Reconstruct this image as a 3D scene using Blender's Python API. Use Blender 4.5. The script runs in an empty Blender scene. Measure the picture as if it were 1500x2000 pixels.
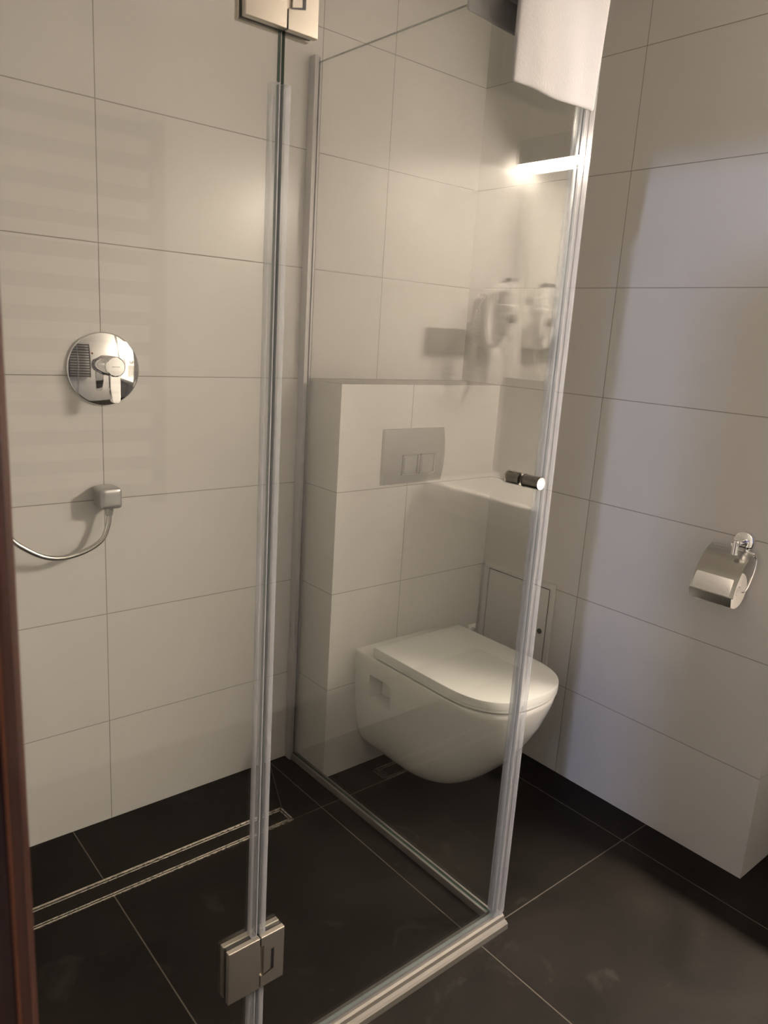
import bpy, bmesh, math, random
from mathutils import Vector, Matrix

random.seed(4)
C = bpy.context.scene.collection
S = bpy.context.scene
PI = math.pi

# ------------------------------------------------------------------ camera
F_PX = 1480.09
CAM = Vector((-0.6595, -1.8231, 1.3311))
PIT, YAW, ROL = 0.2313, 0.7104, 0.0635
fwd = Vector((math.sin(YAW)*math.cos(PIT), math.cos(YAW)*math.cos(PIT), -math.sin(PIT)))
right0 = Vector((math.cos(YAW), -math.sin(YAW), 0))
up0 = right0.cross(fwd)
right = math.cos(ROL)*right0 + math.sin(ROL)*up0
up = -math.sin(ROL)*right0 + math.cos(ROL)*up0
cam_data = bpy.data.cameras.new('camera')
cam = bpy.data.objects.new('camera', cam_data)
C.objects.link(cam)
M = Matrix((right, up, -fwd)).transposed().to_4x4()
M.translation = CAM
cam.matrix_world = M
cam_data.sensor_fit = 'VERTICAL'
cam_data.sensor_height = 36.0
cam_data.sensor_width = 27.0
cam_data.lens = F_PX*36.0/2000.0
cam_data.clip_start = 0.01
cam_data.dof.use_dof = True
cam_data.dof.focus_distance = 2.1
cam_data.dof.aperture_fstop = 11.0
S.camera = cam

# ------------------------------------------------------------------ light
LAMP_STRENGTH = 620.0
LAMP_COLOR = (1.0, 0.85, 0.70)
HALL_POWER = 25.0
HALL_COLOR = (0.60, 0.67, 1.0)
WORLD = (0.19, 0.23, 0.46)
S.view_settings.view_transform = 'Standard'
S.view_settings.look = 'None'
S.view_settings.gamma = 1.0
S.view_settings.use_curve_mapping = False
S.view_settings.exposure = 0.70
w = bpy.data.worlds.new('world'); S.world = w
w.use_nodes = True
w.node_tree.nodes['Background'].inputs[0].default_value = (*WORLD, 1)
w.node_tree.nodes['Background'].inputs[1].default_value = 1.0

hl = bpy.data.lights.new('hallway_lamp', 'AREA')
hl.shape = 'DISK'; hl.size = 0.09; hl.energy = HALL_POWER; hl.color = HALL_COLOR
ho = bpy.data.objects.new('hallway_lamp', hl); C.objects.link(ho)
ho.location = (-2.3, -2.22, 2.24)
ho.rotation_euler = (Vector((1.218, -0.75, 0.9)) - Vector(ho.location)).to_track_quat('-Z', 'Y').to_euler()

# ------------------------------------------------------------------ measures
H0 = 0.2916            # first tile course
XR = 1.2182            # right wall
YE = -1.1614           # outside corner of the right wall
XL = -0.575            # left wall
YF = -2.033            # front wall
XM = 1.735             # wall of the washbasin niche
BOXY = -0.1734         # front of the boxed-in cistern
BOXX = 0.5825
LEDGE = H0 + 0.9
YG = -0.885            # front glass plane
XG = 0.572             # side glass plane
CEIL = 2.5

# ------------------------------------------------------------------ materials
def new_mat(name):
    m = bpy.data.materials.new(name); m.use_nodes = True
    nt = m.node_tree
    b = nt.nodes['Principled BSDF']
    return m, nt, b

def simple(name, col, rough=0.4, metal=0.0, spec=0.5, coat=0.0, emis=None, es=0.0, bump=0.0, bscale=60, rvar=0.0):
    m, nt, b = new_mat(name)
    b.inputs['Base Color'].default_value = (*col, 1)
    b.inputs['Roughness'].default_value = rough
    b.inputs['Metallic'].default_value = metal
    b.inputs['Specular IOR Level'].default_value = spec
    b.inputs['Coat Weight'].default_value = coat
    b.inputs['Coat Roughness'].default_value = 0.05
    if emis:
        b.inputs['Emission Color'].default_value = (*emis, 1)
        b.inputs['Emission Strength'].default_value = es
    if bump or rvar:
        tc = nt.nodes.new('ShaderNodeTexCoord')
        n = nt.nodes.new('ShaderNodeTexNoise'); n.inputs['Scale'].default_value = bscale
        n.inputs['Detail'].default_value = 4
        nt.links.new(tc.outputs['Object'], n.inputs['Vector'])
        if bump:
            bp = nt.nodes.new('ShaderNodeBump'); bp.inputs['Strength'].default_value = bump
            bp.inputs['Distance'].default_value = 0.002
            nt.links.new(n.outputs['Fac'], bp.inputs['Height'])
            nt.links.new(bp.outputs['Normal'], b.inputs['Normal'])
        if rvar:
            mr = nt.nodes.new('ShaderNodeMapRange')
            mr.inputs['To Min'].default_value = max(0, rough-rvar)
            mr.inputs['To Max'].default_value = rough+rvar
            nt.links.new(n.outputs['Fac'], mr.inputs['Value'])
            nt.links.new(mr.outputs['Result'], b.inputs['Roughness'])
    return m

def math_node(nt, op, a, b=None, c=None):
    n = nt.nodes.new('ShaderNodeMath'); n.operation = op
    for i, v in enumerate((a, b, c)):
        if v is None: continue
        if isinstance(v, (int, float)): n.inputs[i].default_value = v
        else: nt.links.new(v, n.inputs[i])
    return n.outputs[0]

def periodic(nt, val, origin, step):
    a = math_node(nt, 'SUBTRACT', val, origin)
    a = math_node(nt, 'DIVIDE', a, step)
    a = math_node(nt, 'ADD', a, 0.5)
    a = math_node(nt, 'FRACT', a)
    a = math_node(nt, 'SUBTRACT', a, 0.5)
    a = math_node(nt, 'ABSOLUTE', a)
    return math_node(nt, 'MULTIPLY', a, step)

def line_mask(nt, dist, half=0.0011, soft=0.0006):
    mr = nt.nodes.new('ShaderNodeMapRange'); mr.interpolation_type = 'SMOOTHSTEP'
    mr.inputs['From Min'].default_value = half - soft
    mr.inputs['From Max'].default_value = half + soft
    mr.inputs['To Min'].default_value = 1; mr.inputs['To Max'].default_value = 0
    nt.links.new(dist, mr.inputs['Value'])
    return mr.outputs['Result']

def wall_tile(name, axis, lines):
    """white satin wall tiles 30 cm high; vertical joints at the listed places"""
    m, nt, b = new_mat(name)
    g = nt.nodes.new('ShaderNodeNewGeometry')
    sp = nt.nodes.new('ShaderNodeSeparateXYZ'); nt.links.new(g.outputs['Position'], sp.inputs[0])
    h = sp.outputs[axis]
    d = periodic(nt, sp.outputs[2], H0, 0.3)
    for x in lines:
        e = math_node(nt, 'ABSOLUTE', math_node(nt, 'SUBTRACT', h, x))
        d = math_node(nt, 'MINIMUM', d, e)
    msk = line_mask(nt, d)
    noi = nt.nodes.new('ShaderNodeTexNoise'); noi.inputs['Scale'].default_value = 3.0
    nt.links.new(g.outputs['Position'], noi.inputs['Vector'])
    base = nt.nodes.new('ShaderNodeMix'); base.data_type = 'RGBA'
    base.inputs[6].default_value = (0.565, 0.555, 0.535, 1)
    base.inputs[7].default_value = (0.60, 0.59, 0.57, 1)
    nt.links.new(noi.outputs['Fac'], base.inputs[0])
    mix = nt.nodes.new('ShaderNodeMix'); mix.data_type = 'RGBA'
    nt.links.new(msk, mix.inputs[0])
    nt.links.new(base.outputs[2], mix.inputs[6])
    mix.inputs[7].default_value = (0.26, 0.24, 0.21, 1)
    nt.links.new(mix.outputs[2], b.inputs['Base Color'])
    r = math_node(nt, 'MULTIPLY_ADD', msk, 0.45, 0.24)
    nt.links.new(r, b.inputs['Roughness'])
    n2 = nt.nodes.new('ShaderNodeTexNoise'); n2.inputs['Scale'].default_value = 4.0; n2.inputs['Detail'].default_value = 2
    nt.links.new(g.outputs['Position'], n2.inputs['Vector'])
    hh = math_node(nt, 'SUBTRACT', math_node(nt, 'MULTIPLY', n2.outputs['Fac'], 0.35), msk)
    bp = nt.nodes.new('ShaderNodeBump'); bp.inputs['Strength'].default_value = 0.35; bp.inputs['Distance'].default_value = 0.0006
    nt.links.new(hh, bp.inputs['Height'])
    nt.links.new(bp.outputs['Normal'], b.inputs['Normal'])
    return m

def floor_tile():
    m, nt, b = new_mat('dark_slate_floor_tile')
    g = nt.nodes.new('ShaderNodeNewGeometry')
    sp = nt.nodes.new('ShaderNodeSeparateXYZ'); nt.links.new(g.outputs['Position'], sp.inputs[0])
    x, y = sp.outputs[0], sp.outputs[1]
    d = math_node(nt, 'MINIMUM', periodic(nt, x, 0.497, 0.6), periodic(nt, y, -0.2865, 0.6))
    # cut joint running from the shower corner to the end of the drain
    ax, ay, bx, by = 0.497, -0.004, 0.402, -0.224
    L = math.hypot(bx-ax, by-ay); nx, ny = -(by-ay)/L, (bx-ax)/L
    e = math_node(nt, 'ABSOLUTE', math_node(nt, 'ADD', math_node(nt, 'MULTIPLY', math_node(nt, 'SUBTRACT', x, ax), nx),
                                              math_node(nt, 'MULTIPLY', math_node(nt, 'SUBTRACT', y, ay), ny)))
    t = math_node(nt, 'ADD', math_node(nt, 'MULTIPLY', math_node(nt, 'SUBTRACT', x, ax), (bx-ax)/L),
                  math_node(nt, 'MULTIPLY', math_node(nt, 'SUBTRACT', y, ay), (by-ay)/L))
    far = math_node(nt, 'ADD', math_node(nt, 'GREATER_THAN', t, L), math_node(nt, 'LESS_THAN', t, 0.0))
    e = math_node(nt, 'ADD', e, far)
    d = math_node(nt, 'MINIMUM', d, e)
    msk = line_mask(nt, d, 0.0013, 0.0007)
    # slate clouds, pale limescale wisps
    n1 = nt.nodes.new('ShaderNodeTexNoise'); n1.inputs['Scale'].default_value = 4.0; n1.inputs['Detail'].default_value = 8
    n1.inputs['Roughness'].default_value = 0.62; n1.inputs['Distortion'].default_value = 0.6
    nt.links.new(g.outputs['Position'], n1.inputs['Vector'])
    cr = nt.nodes.new('ShaderNodeValToRGB')
    cr.color_ramp.elements[0].position = 0.30; cr.color_ramp.elements[0].color = (0.0048, 0.0042, 0.0036, 1)
    cr.color_ramp.elements[1].position = 0.72; cr.color_ramp.elements[1].color = (0.0145, 0.0122, 0.0100, 1)
    nt.links.new(n1.outputs['Fac'], cr.inputs[0])
    n3 = nt.nodes.new('ShaderNodeTexNoise'); n3.inputs['Scale'].default_value = 7.0; n3.inputs['Detail'].default_value = 6
    n3.inputs['Distortion'].default_value = 1.8
    nt.links.new(g.outputs['Position'], n3.inputs['Vector'])
    mr = nt.nodes.new('ShaderNodeMapRange'); mr.inputs['From Min'].default_value = 0.63; mr.inputs['From Max'].default_value = 0.78
    mr.inputs['To Max'].default_value = 0.14
    nt.links.new(n3.outputs['Fac'], mr.inputs['Value'])
    mx = nt.nodes.new('ShaderNodeMix'); mx.data_type = 'RGBA'
    nt.links.new(mr.outputs['Result'], mx.inputs[0]); nt.links.new(cr.outputs[0], mx.inputs[6])
    mx.inputs[7].default_value = (0.13, 0.12, 0.11, 1)
    mix = nt.nodes.new('ShaderNodeMix'); mix.data_type = 'RGBA'
    nt.links.new(msk, mix.inputs[0]); nt.links.new(mx.outputs[2], mix.inputs[6])
    mix.inputs[7].default_value = (0.085, 0.075, 0.062, 1)
    nt.links.new(mix.outputs[2], b.inputs['Base Color'])
    r = math_node(nt, 'MULTIPLY_ADD', n1.outputs['Fac'], 0.25, 0.42)
    nt.links.new(r, b.inputs['Roughness'])
    b.inputs['Specular IOR Level'].default_value = 0.08
    hh = math_node(nt, 'SUBTRACT', math_node(nt, 'MULTIPLY', n1.outputs['Fac'], 0.6), msk)
    bp = nt.nodes.new('ShaderNodeBump'); bp.inputs['Strength'].default_value = 0.4; bp.inputs['Distance'].default_value = 0.0012
    nt.links.new(hh, bp.inputs['Height']); nt.links.new(bp.outputs['Normal'], b.inputs['Normal'])
    return m

def glass_pane(name, tint=(0.985, 0.988, 0.980), gloss_rough=0.0, floor_r=0.04):
    """clear pane: each face reflects by Fresnel's law and lets the rest through"""
    m = bpy.data.materials.new(name); m.use_nodes = True
    nt = m.node_tree; nt.nodes.clear()
    out = nt.nodes.new('ShaderNodeOutputMaterial')
    tr = nt.nodes.new('ShaderNodeBsdfTransparent'); tr.inputs[0].default_value = (*tint, 1)
    gl = nt.nodes.new('ShaderNodeBsdfGlossy'); gl.inputs['Roughness'].default_value = gloss_rough
    g = nt.nodes.new('ShaderNodeNewGeometry')
    fr = nt.nodes.new('ShaderNodeFresnel')
    # the sheet does not bend the rays, so the inner face needs the same index as the outer one
    nt.links.new(math_node(nt, 'MULTIPLY_ADD', g.outputs['Backfacing'], 1/1.52-1.52, 1.52), fr.inputs['IOR'])
    f = fr.outputs[0]
    mix = nt.nodes.new('ShaderNodeMixShader')
    nt.links.new(f, mix.inputs[0]); nt.links.new(tr.outputs[0], mix.inputs[1]); nt.links.new(gl.outputs[0], mix.inputs[2])
    nt.links.new(mix.outputs[0], out.inputs[0])
    return m

def seal_mat():
    """clear milky plastic strip"""
    m = bpy.data.materials.new('clear_plastic_seal'); m.use_nodes = True
    nt = m.node_tree; nt.nodes.clear()
    out = nt.nodes.new('ShaderNodeOutputMaterial')
    tr = nt.nodes.new('ShaderNodeBsdfTransparent'); tr.inputs[0].default_value = (0.93, 0.94, 0.94, 1)
    df = nt.nodes.new('ShaderNodeBsdfPrincipled')
    df.inputs['Base Color'].default_value = (0.60, 0.60, 0.645, 1); df.inputs['Roughness'].default_value = 0.16
    df.inputs['Subsurface Weight'].default_value = 0.0
    tl = nt.nodes.new('ShaderNodeBsdfTranslucent'); tl.inputs[0].default_value = (0.60, 0.60, 0.66, 1)
    m1 = nt.nodes.new('ShaderNodeMixShader'); m1.inputs[0].default_value = 0.35
    nt.links.new(df.outputs[0], m1.inputs[1]); nt.links.new(tl.outputs[0], m1.inputs[2])
    lw = nt.nodes.new('ShaderNodeLayerWeight'); lw.inputs['Blend'].default_value = 0.4
    f = math_node(nt, 'MULTIPLY_ADD', lw.outputs['Facing'], 0.5, 0.13)
    mix = nt.nodes.new('ShaderNodeMixShader')
    nt.links.new(f, mix.inputs[0]); nt.links.new(tr.outputs[0], mix.inputs[1]); nt.links.new(m1.outputs[0], mix.inputs[2])
    nt.links.new(mix.outputs[0], out.inputs[0])
    return m

def wood_mat():
    m, nt, b = new_mat('dark_mahogany')
    g = nt.nodes.new('ShaderNodeNewGeometry')
    mp = nt.nodes.new('ShaderNodeMapping'); mp.inputs['Scale'].default_value = (90, 90, 2.2)
    nt.links.new(g.outputs['Position'], mp.inputs[0])
    n = nt.nodes.new('ShaderNodeTexNoise'); n.inputs['Scale'].default_value = 2.0; n.inputs['Detail'].default_value = 6
    n.inputs['Distortion'].default_value = 0.8
    nt.links.new(mp.outputs[0], n.inputs['Vector'])
    cr = nt.nodes.new('ShaderNodeValToRGB')
    cr.color_ramp.elements[0].position = 0.3; cr.color_ramp.elements[0].color = (0.015, 0.0042, 0.0024, 1)
    cr.color_ramp.elements[1].position = 0.72; cr.color_ramp.elements[1].color = (0.050, 0.014, 0.0075, 1)
    nt.links.new(n.outputs['Fac'], cr.inputs[0]); nt.links.new(cr.outputs[0], b.inputs['Base Color'])
    b.inputs['Roughness'].default_value = 0.38
    return m

def cloth_mat():
    m, nt, b = new_mat('white_terry_cloth')
    tc = nt.nodes.new('ShaderNodeTexCoord')
    n = nt.nodes.new('ShaderNodeTexNoise'); n.inputs['Scale'].default_value = 260; n.inputs['Detail'].default_value = 3
    nt.links.new(tc.outputs['Object'], n.inputs['Vector'])
    n2 = nt.nodes.new('ShaderNodeTexNoise'); n2.inputs['Scale'].default_value = 40
    nt.links.new(tc.outputs['Object'], n2.inputs['Vector'])
    h = math_node(nt, 'ADD', n.outputs['Fac'], n2.outputs['Fac'])
    bp = nt.nodes.new('ShaderNodeBump'); bp.inputs['Strength'].default_value = 0.30; bp.inputs['Distance'].default_value = 0.0015
    nt.links.new(h, bp.inputs['Height']); nt.links.new(bp.outputs['Normal'], b.inputs['Normal'])
    b.inputs['Base Color'].default_value = (0.36, 0.355, 0.36, 1)
    b.inputs['Roughness'].default_value = 0.95
    b.inputs['Sheen Weight'].default_value = 0.35
    return m

MAT = {
    'back': wall_tile('wall_tile_back', 0, [0.0, 0.598, 0.844]),
    'box': wall_tile('wall_tile_cistern_box', 0, [0.844]),
    'right': wall_tile('wall_tile_right', 1, [-0.5604]),
    'left': wall_tile('wall_tile_left', 1, [-0.42, -1.02]),
    'front': wall_tile('wall_tile_front', 0, [-0.14, 0.46, 1.06, 1.66]),
    'niche': wall_tile('wall_tile_niche', 1, [-1.6]),
    'floor': floor_tile(),
    'paint': simple('white_ceiling_paint', (0.62, 0.60, 0.57), 0.8, bump=0.1),
    'chrome': simple('polished_chrome', (0.86, 0.86, 0.87), 0.035, 1.0, rvar=0.015, bscale=20),
    'darkened_chrome': simple('chrome_dark_reflections', (0.26, 0.24, 0.22), 0.12, 1.0, rvar=0.02, bscale=20),  # knob chrome; the dark surroundings it reflects are put into the base colour
    'hinge': simple('spotted_chrome', (0.56, 0.52, 0.46), 0.31, 0.9, rvar=0.025, bscale=60),
    'satin': simple('satin_chrome', (0.62, 0.61, 0.58), 0.24, 1.0, rvar=0.008, bscale=30),
    'plate': simple('matt_chrome_plate', (0.40, 0.39, 0.37), 0.30, 0.85, rvar=0.03, bscale=30),
    'matt_metal': simple('matt_grey_metal', (0.50, 0.50, 0.50), 0.38, 0.75, rvar=0.05, bscale=40),
    'alu': simple('anodised_aluminium', (0.27, 0.26, 0.245), 0.50, 0.6, rvar=0.05, bscale=50),
    'alu_light': simple('pale_aluminium', (0.50, 0.49, 0.50), 0.5, 0.6, rvar=0.05, bscale=50),
    'alu_dull': simple('worn_aluminium', (0.13, 0.12, 0.105), 0.55, 0.35, rvar=0.06, bscale=60),
    'steel': simple('brushed_steel', (0.72, 0.66, 0.56), 0.28, 1.0, rvar=0.1, bscale=80),
    'black': simple('black_recess', (0.012, 0.012, 0.014), 0.5, rvar=0.05),
    'insert': simple('drain_tile_insert', (0.012, 0.0105, 0.0085), 0.5, spec=0.08, bump=0.3, bscale=40),
    'ceramic': simple('white_sanitary_ceramic', (0.82, 0.82, 0.79), 0.07, spec=0.55, coat=0.4, rvar=0.02, bscale=6),
    'lid': simple('white_duroplast', (0.80, 0.81, 0.785), 0.20, spec=0.4, rvar=0.03, bscale=8),
    'white': simple('white_plastic', (0.90, 0.89, 0.87), 0.28, rvar=0.05, bscale=20),
    'enamel': simple('white_enamel_panel', (0.62, 0.61, 0.59), 0.38, rvar=0.05, bscale=20),
    'grey': simple('grey_plastic', (0.10, 0.095, 0.09), 0.4, rvar=0.05, bscale=20),
    'anthracite': simple('anthracite_enamel', (0.045, 0.042, 0.040), 0.4, rvar=0.05, bscale=20),
    'glass': glass_pane('clear_shower_glass'),
    'edge': simple('green_glass_edge', (0.035, 0.075, 0.055), 0.12, spec=0.6, rvar=0.05, bscale=30),
    'seal': seal_mat(),
    'wood': wood_mat(),
    'wood_light': simple('orange_brown_wood_groove', (0.11, 0.034, 0.010), 0.4, bump=0.2, bscale=50),
    'cloth': cloth_mat(),
    'paper': simple('white_tissue_paper', (0.84, 0.82, 0.78), 0.95, bump=0.4, bscale=300),
    'diffuser': simple('lamp_diffuser', (0.9, 0.9, 0.9), 0.5, emis=LAMP_COLOR, es=LAMP_STRENGTH, rvar=0.02),
    'silicone': simple('grey_silicone', (0.33, 0.32, 0.30), 0.5, rvar=0.05),
    'red': simple('red_brown_dot', (0.25, 0.06, 0.02), 0.4, rvar=0.05),
    'mark': simple('engraved_grey', (0.30, 0.30, 0.30), 0.35, 0.6, rvar=0.05),
    'mirror': simple('silvered_mirror', (0.93, 0.94, 0.93), 0.0, 1.0, rvar=0.001),
}

# ------------------------------------------------------------------ helpers
def link_mesh(name, bm, mat, parent=None, smooth=True, angle=35):
    if parent is not None:
        off = Vector(parent['_base']) if '_base' in parent else Vector((0, 0, 0))
        bmesh.ops.translate(bm, verts=bm.verts, vec=-off)
    bmesh.ops.recalc_face_normals(bm, faces=bm.faces)
    me = bpy.data.meshes.new(name)
    bm.to_mesh(me); bm.free()
    mats = mat if isinstance(mat, (list, tuple)) else [mat]
    for m in mats: me.materials.append(MAT[m] if isinstance(m, str) else m)
    if smooth:
        for p in me.polygons: p.use_smooth = True
        try: me.set_sharp_from_angle(angle=math.radians(angle))
        except Exception: pass
    o = bpy.data.objects.new(name, me); C.objects.link(o)
    if parent is not None:
        o.parent = parent
        if '_base' in parent: pass
    return o

BASES = {}
def part(name, bm, mat, parent, **k):
    """part or sub-part: the mesh is given in world coordinates"""
    root = parent
    off = Vector((0, 0, 0))
    p = parent
    while p is not None:
        off += Vector(p.location); p = p.parent
    bmesh.ops.translate(bm, verts=bm.verts, vec=-off)
    o = link_mesh(name, bm, mat, None, **k)
    o.parent = parent
    return o

def thing(name, label, cat, loc=(0, 0, 0), group=None):
    o = bpy.data.objects.new(name, None); C.objects.link(o)
    o.empty_display_size = 0.05
    o.location = loc
    o['label'] = label; o['category'] = cat
    if group: o['group'] = group
    return o

def tag(o, label, cat, group=None):
    o['label'] = label; o['category'] = cat
    if group: o['group'] = group
    return o

def struct(name, bm, mat, parent=None, **k):
    o = link_mesh(name, bm, mat, None, **k)
    o['kind'] = 'structure'
    if parent is not None: o.parent = parent
    return o

def bx(bm, x0, x1, y0, y1, z0, z1, bevel=0.0, seg=2, mi=0):
    before = set(bm.faces)
    vs = [bm.verts.new((x, y, z)) for x in (x0, x1) for y in (y0, y1) for z in (z0, z1)]
    idx = [(0, 1, 3, 2), (4, 6, 7, 5), (0, 4, 5, 1), (2, 3, 7, 6), (0, 2, 6, 4), (1, 5, 7, 3)]
    fs = [bm.faces.new([vs[i] for i in q]) for q in idx]
    if bevel > 0:
        es = list({e for f in fs for e in f.edges})
        bmesh.ops.bevel(bm, geom=es, offset=bevel, segments=seg, profile=0.7, affect='EDGES')
    for f in bm.faces:
        if f not in before: f.material_index = mi
    return bm

def frame_axes(d):
    d = d.normalized()
    a = Vector((0, 0, 1)) if abs(d.z) < 0.9 else Vector((1, 0, 0))
    u = d.cross(a).normalized(); v = d.cross(u).normalized()
    return u, v

def cyl(bm, p0, p1, r0, r1=None, seg=32, bevel=0.0, cap=True):
    """turned solid between two points, with small rounded ends"""
    r1 = r0 if r1 is None else r1
    p0 = Vector(p0); p1 = Vector(p1); d = p1-p0; L = d.length
    u, v = frame_axes(d); dn = d.normalized()
    prof = []
    if bevel > 0:
        for k in range(4):
            a = PI/2*k/3
            prof.append((bevel*(1-math.sin(a)), r0-bevel*(1-math.sin(PI/2-a+0)) if False else r0-bevel+bevel*math.sin(a)))
        for k in range(4):
            a = PI/2*(1-k/3)
            prof.append((L-bevel*(1-math.sin(a)), r1-bevel+bevel*math.sin(a)))
    else:
        prof = [(0, r0), (L, r1)]
    rings = []
    for t, r in prof:
        rings.append([bm.verts.new(p0+dn*t+(u*math.cos(2*PI*i/seg)+v*math.sin(2*PI*i/seg))*r) for i in range(seg)])
    for a, b in zip(rings, rings[1:]):
        for i in range(seg):
            bm.faces.new((a[i], a[(i+1) % seg], b[(i+1) % seg], b[i]))
    if cap:
        bm.faces.new(rings[0]); bm.faces.new(list(reversed(rings[-1])))
    return bm

def lathe(bm, origin, axis, prof, seg=48):
    """prof: (distance along axis, radius)"""
    o = Vector(origin); dn = Vector(axis).normalized(); u, v = frame_axes(dn)
    rings = []
    for t, r in prof:
        if r < 1e-6: rings.append([bm.verts.new(o+dn*t)])
        else: rings.append([bm.verts.new(o+dn*t+(u*math.cos(2*PI*i/seg)+v*math.sin(2*PI*i/seg))*r) for i in range(seg)])
    for a, b in zip(rings, rings[1:]):
        for i in range(seg):
            j = (i+1) % seg
            if len(a) == 1 and len(b) == 1: continue
            if len(a) == 1: bm.faces.new((a[0], b[j], b[i]))
            elif len(b) == 1: bm.faces.new((a[i], a[j], b[0]))
            else: bm.faces.new((a[i], a[j], b[j], b[i]))
    return bm

def smooth_path(pts, n=10):
    """Catmull-Rom through the points"""
    P = [Vector(p) for p in pts]
    P = [P[0]*2-P[1]] + P + [P[-1]*2-P[-2]]
    out = []
    for i in range(1, len(P)-2):
        for k in range(n):
            t = k/n
            a, b, c, d = P[i-1], P[i], P[i+1], P[i+2]
            out.append(0.5*((2*b)+(c-a)*t+(2*a-5*b+4*c-d)*t*t+(3*b-a-3*c+d)*t**3))
    out.append(P[-2])
    return out

def tube(bm, pts, r, seg=12, closed=False):
    pts = [Vector(p) for p in pts]
    n = len(pts)
    rad = r if callable(r) else (lambda t: r)
    prev = None; rings = []
    for i, p in enumerate(pts):
        if closed: d = pts[(i+1) % n]-pts[i-1]
        else: d = pts[min(i+1, n-1)]-pts[max(i-1, 0)]
        d.normalize()
        if prev is None: u, v = frame_axes(d)
        else:
            u = (prev-d*prev.dot(d)).normalized(); v = d.cross(u)
        prev = u
        rr = rad(i/max(1, n-1))
        rings.append([bm.verts.new(p+(u*math.cos(2*PI*k/seg)+v*math.sin(2*PI*k/seg))*rr) for k in range(seg)])
    m = n if closed else n-1
    for i in range(m):
        a, b = rings[i], rings[(i+1) % n]
        for k in range(seg):
            bm.faces.new((a[k], a[(k+1) % seg], b[(k+1) % seg], b[k]))
    if not closed:
        bm.faces.new(rings[0]); bm.faces.new(list(reversed(rings[-1])))
    return bm

def prism(bm, outline, axis, a0, a1):
    """closed 2-D outline extruded along an axis; outline in the two other axes (in xyz order)"""
    def p(q, a):
        l = list(q); l.insert(axis, a); return l
    A = [bm.verts.new(p(q, a0)) for q in outline]; B = [bm.verts.new(p(q, a1)) for q in outline]
    n = len(outline)
    for i in range(n): bm.faces.new((A[i], A[(i+1) % n], B[(i+1) % n], B[i]))
    bm.faces.new(A); bm.faces.new(list(reversed(B)))
    return bm

def pane(bm, x0, x1, y0, y1, z0, z1):
    """glass sheet: large faces slot 0, narrow edges slot 1"""
    thin = 0 if (x1-x0) < (y1-y0) else 1
    bx(bm, x0, x1, y0, y1, z0, z1)
    for f in bm.faces:
        f.normal_update()
        f.material_index = 0 if abs(f.normal[thin]) > 0.5 else 1
    return bm

B = bmesh.new

# ================================================================== the room
struct('floor', bx(B(), -3.2, XM+0.3, -3.0, 0.2, -0.06, 0.0), 'floor', smooth=False)
struct('ceiling', bx(B(), XL-0.2, XM+0.2, YF-0.2, 0.2, CEIL, CEIL+0.05), 'paint', smooth=False)
struct('wall_back', bx(B(), XL-0.1, XM+0.1, 0.0, 0.12, 0.0, CEIL), 'back', smooth=False)
struct('wall_right', bx(B(), XR, XM+0.12, YE, 0.0, 0.0, CEIL), 'right', smooth=False)
struct('wall_niche', bx(B(), XM, XM+0.12, YF-0.1, YE, 0.0, CEIL), 'niche', smooth=False)
struct('wall_front', bx(B(), XL-0.115, XM, YF-0.12, YF, 0.0, CEIL), 'front', smooth=False)
DY0, DY1, DZ = -2.0, -1.40, 2.04
bm = bx(B(), XL-0.115, XL, DY1+0.03, 0.0, 0.0, CEIL)
bx(bm, XL-0.115, XL, YF, DY1+0.03, DZ+0.03, CEIL)
struct('wall_left', bm, 'left', smooth=False)
# boxed-in cistern, tiled like the walls
struct('trim_1', bx(B(), BOXX, XR, BOXY, 0.0, 0.0, LEDGE), 'box', smooth=False)

# wooden door frame and an unseen door leaf added to block part of the hallway light
door = bpy.data.objects.new('door_1', None); C.objects.link(door); door['kind'] = 'structure'
def casing_outline(s):
    # cross-section in x,y of one upright: lining plus casing on the room side with a groove
    y = DY1 if s > 0 else DY0
    pts = [(-0.705, 0), (-0.645, 0), (-0.645, 0.012), (-0.632, 0.012), (-0.632, 0.0), (-0.566, 0.0), (-0.558, 0.003), (-0.553, 0.010), (-0.552, 0.018),
           (-0.554, 0.068), (-0.558, 0.075), (-0.5745, 0.078), (-0.5745, 0.030), (-0.6895, 0.030), (-0.6895, 0.078), (-0.705, 0.078)]
    return [(a, y+s*b) for a, b in pts]
bm = prism(B(), casing_outline(1), 2, 0.0, DZ+0.03)
part('door_frame', bm, 'wood', door, smooth=True, angle=30)
bm = bx(B(), -0.705, -0.553, DY0-0.032, DY0, 0.0, DZ+0.03, 0.002)
part('door_frame', bm, 'wood', door)
bm = bx(B(), -0.705, -0.553, DY0, DY1, DZ, DZ+0.0295, 0.002)
part('door_frame', bm, 'wood', door)
part('door_seal', bx(B(), -0.5675, -0.5652, DY1-0.0015, DY1+0.004, 0.0, DZ, 0.0008), 'wood_light', door)
bm = bx(B(), -0.02, 0.0, 0.0, 0.0, 0, 0) if False else B()
bx(bm, -0.60, 0.0, -0.02, 0.02, 0.01, DZ-0.005, 0.003)
leaf = part('light_blocking_leaf', bm, 'wood', door)
leaf.location = (-0.735, DY0-0.005, 0.0); leaf.rotation_euler = (0, 0, -math.radians(15))

# ================================================================== shower glass
GT = 0.004
TOPZ = 2.0
HX = -0.078      # hinge line
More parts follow.
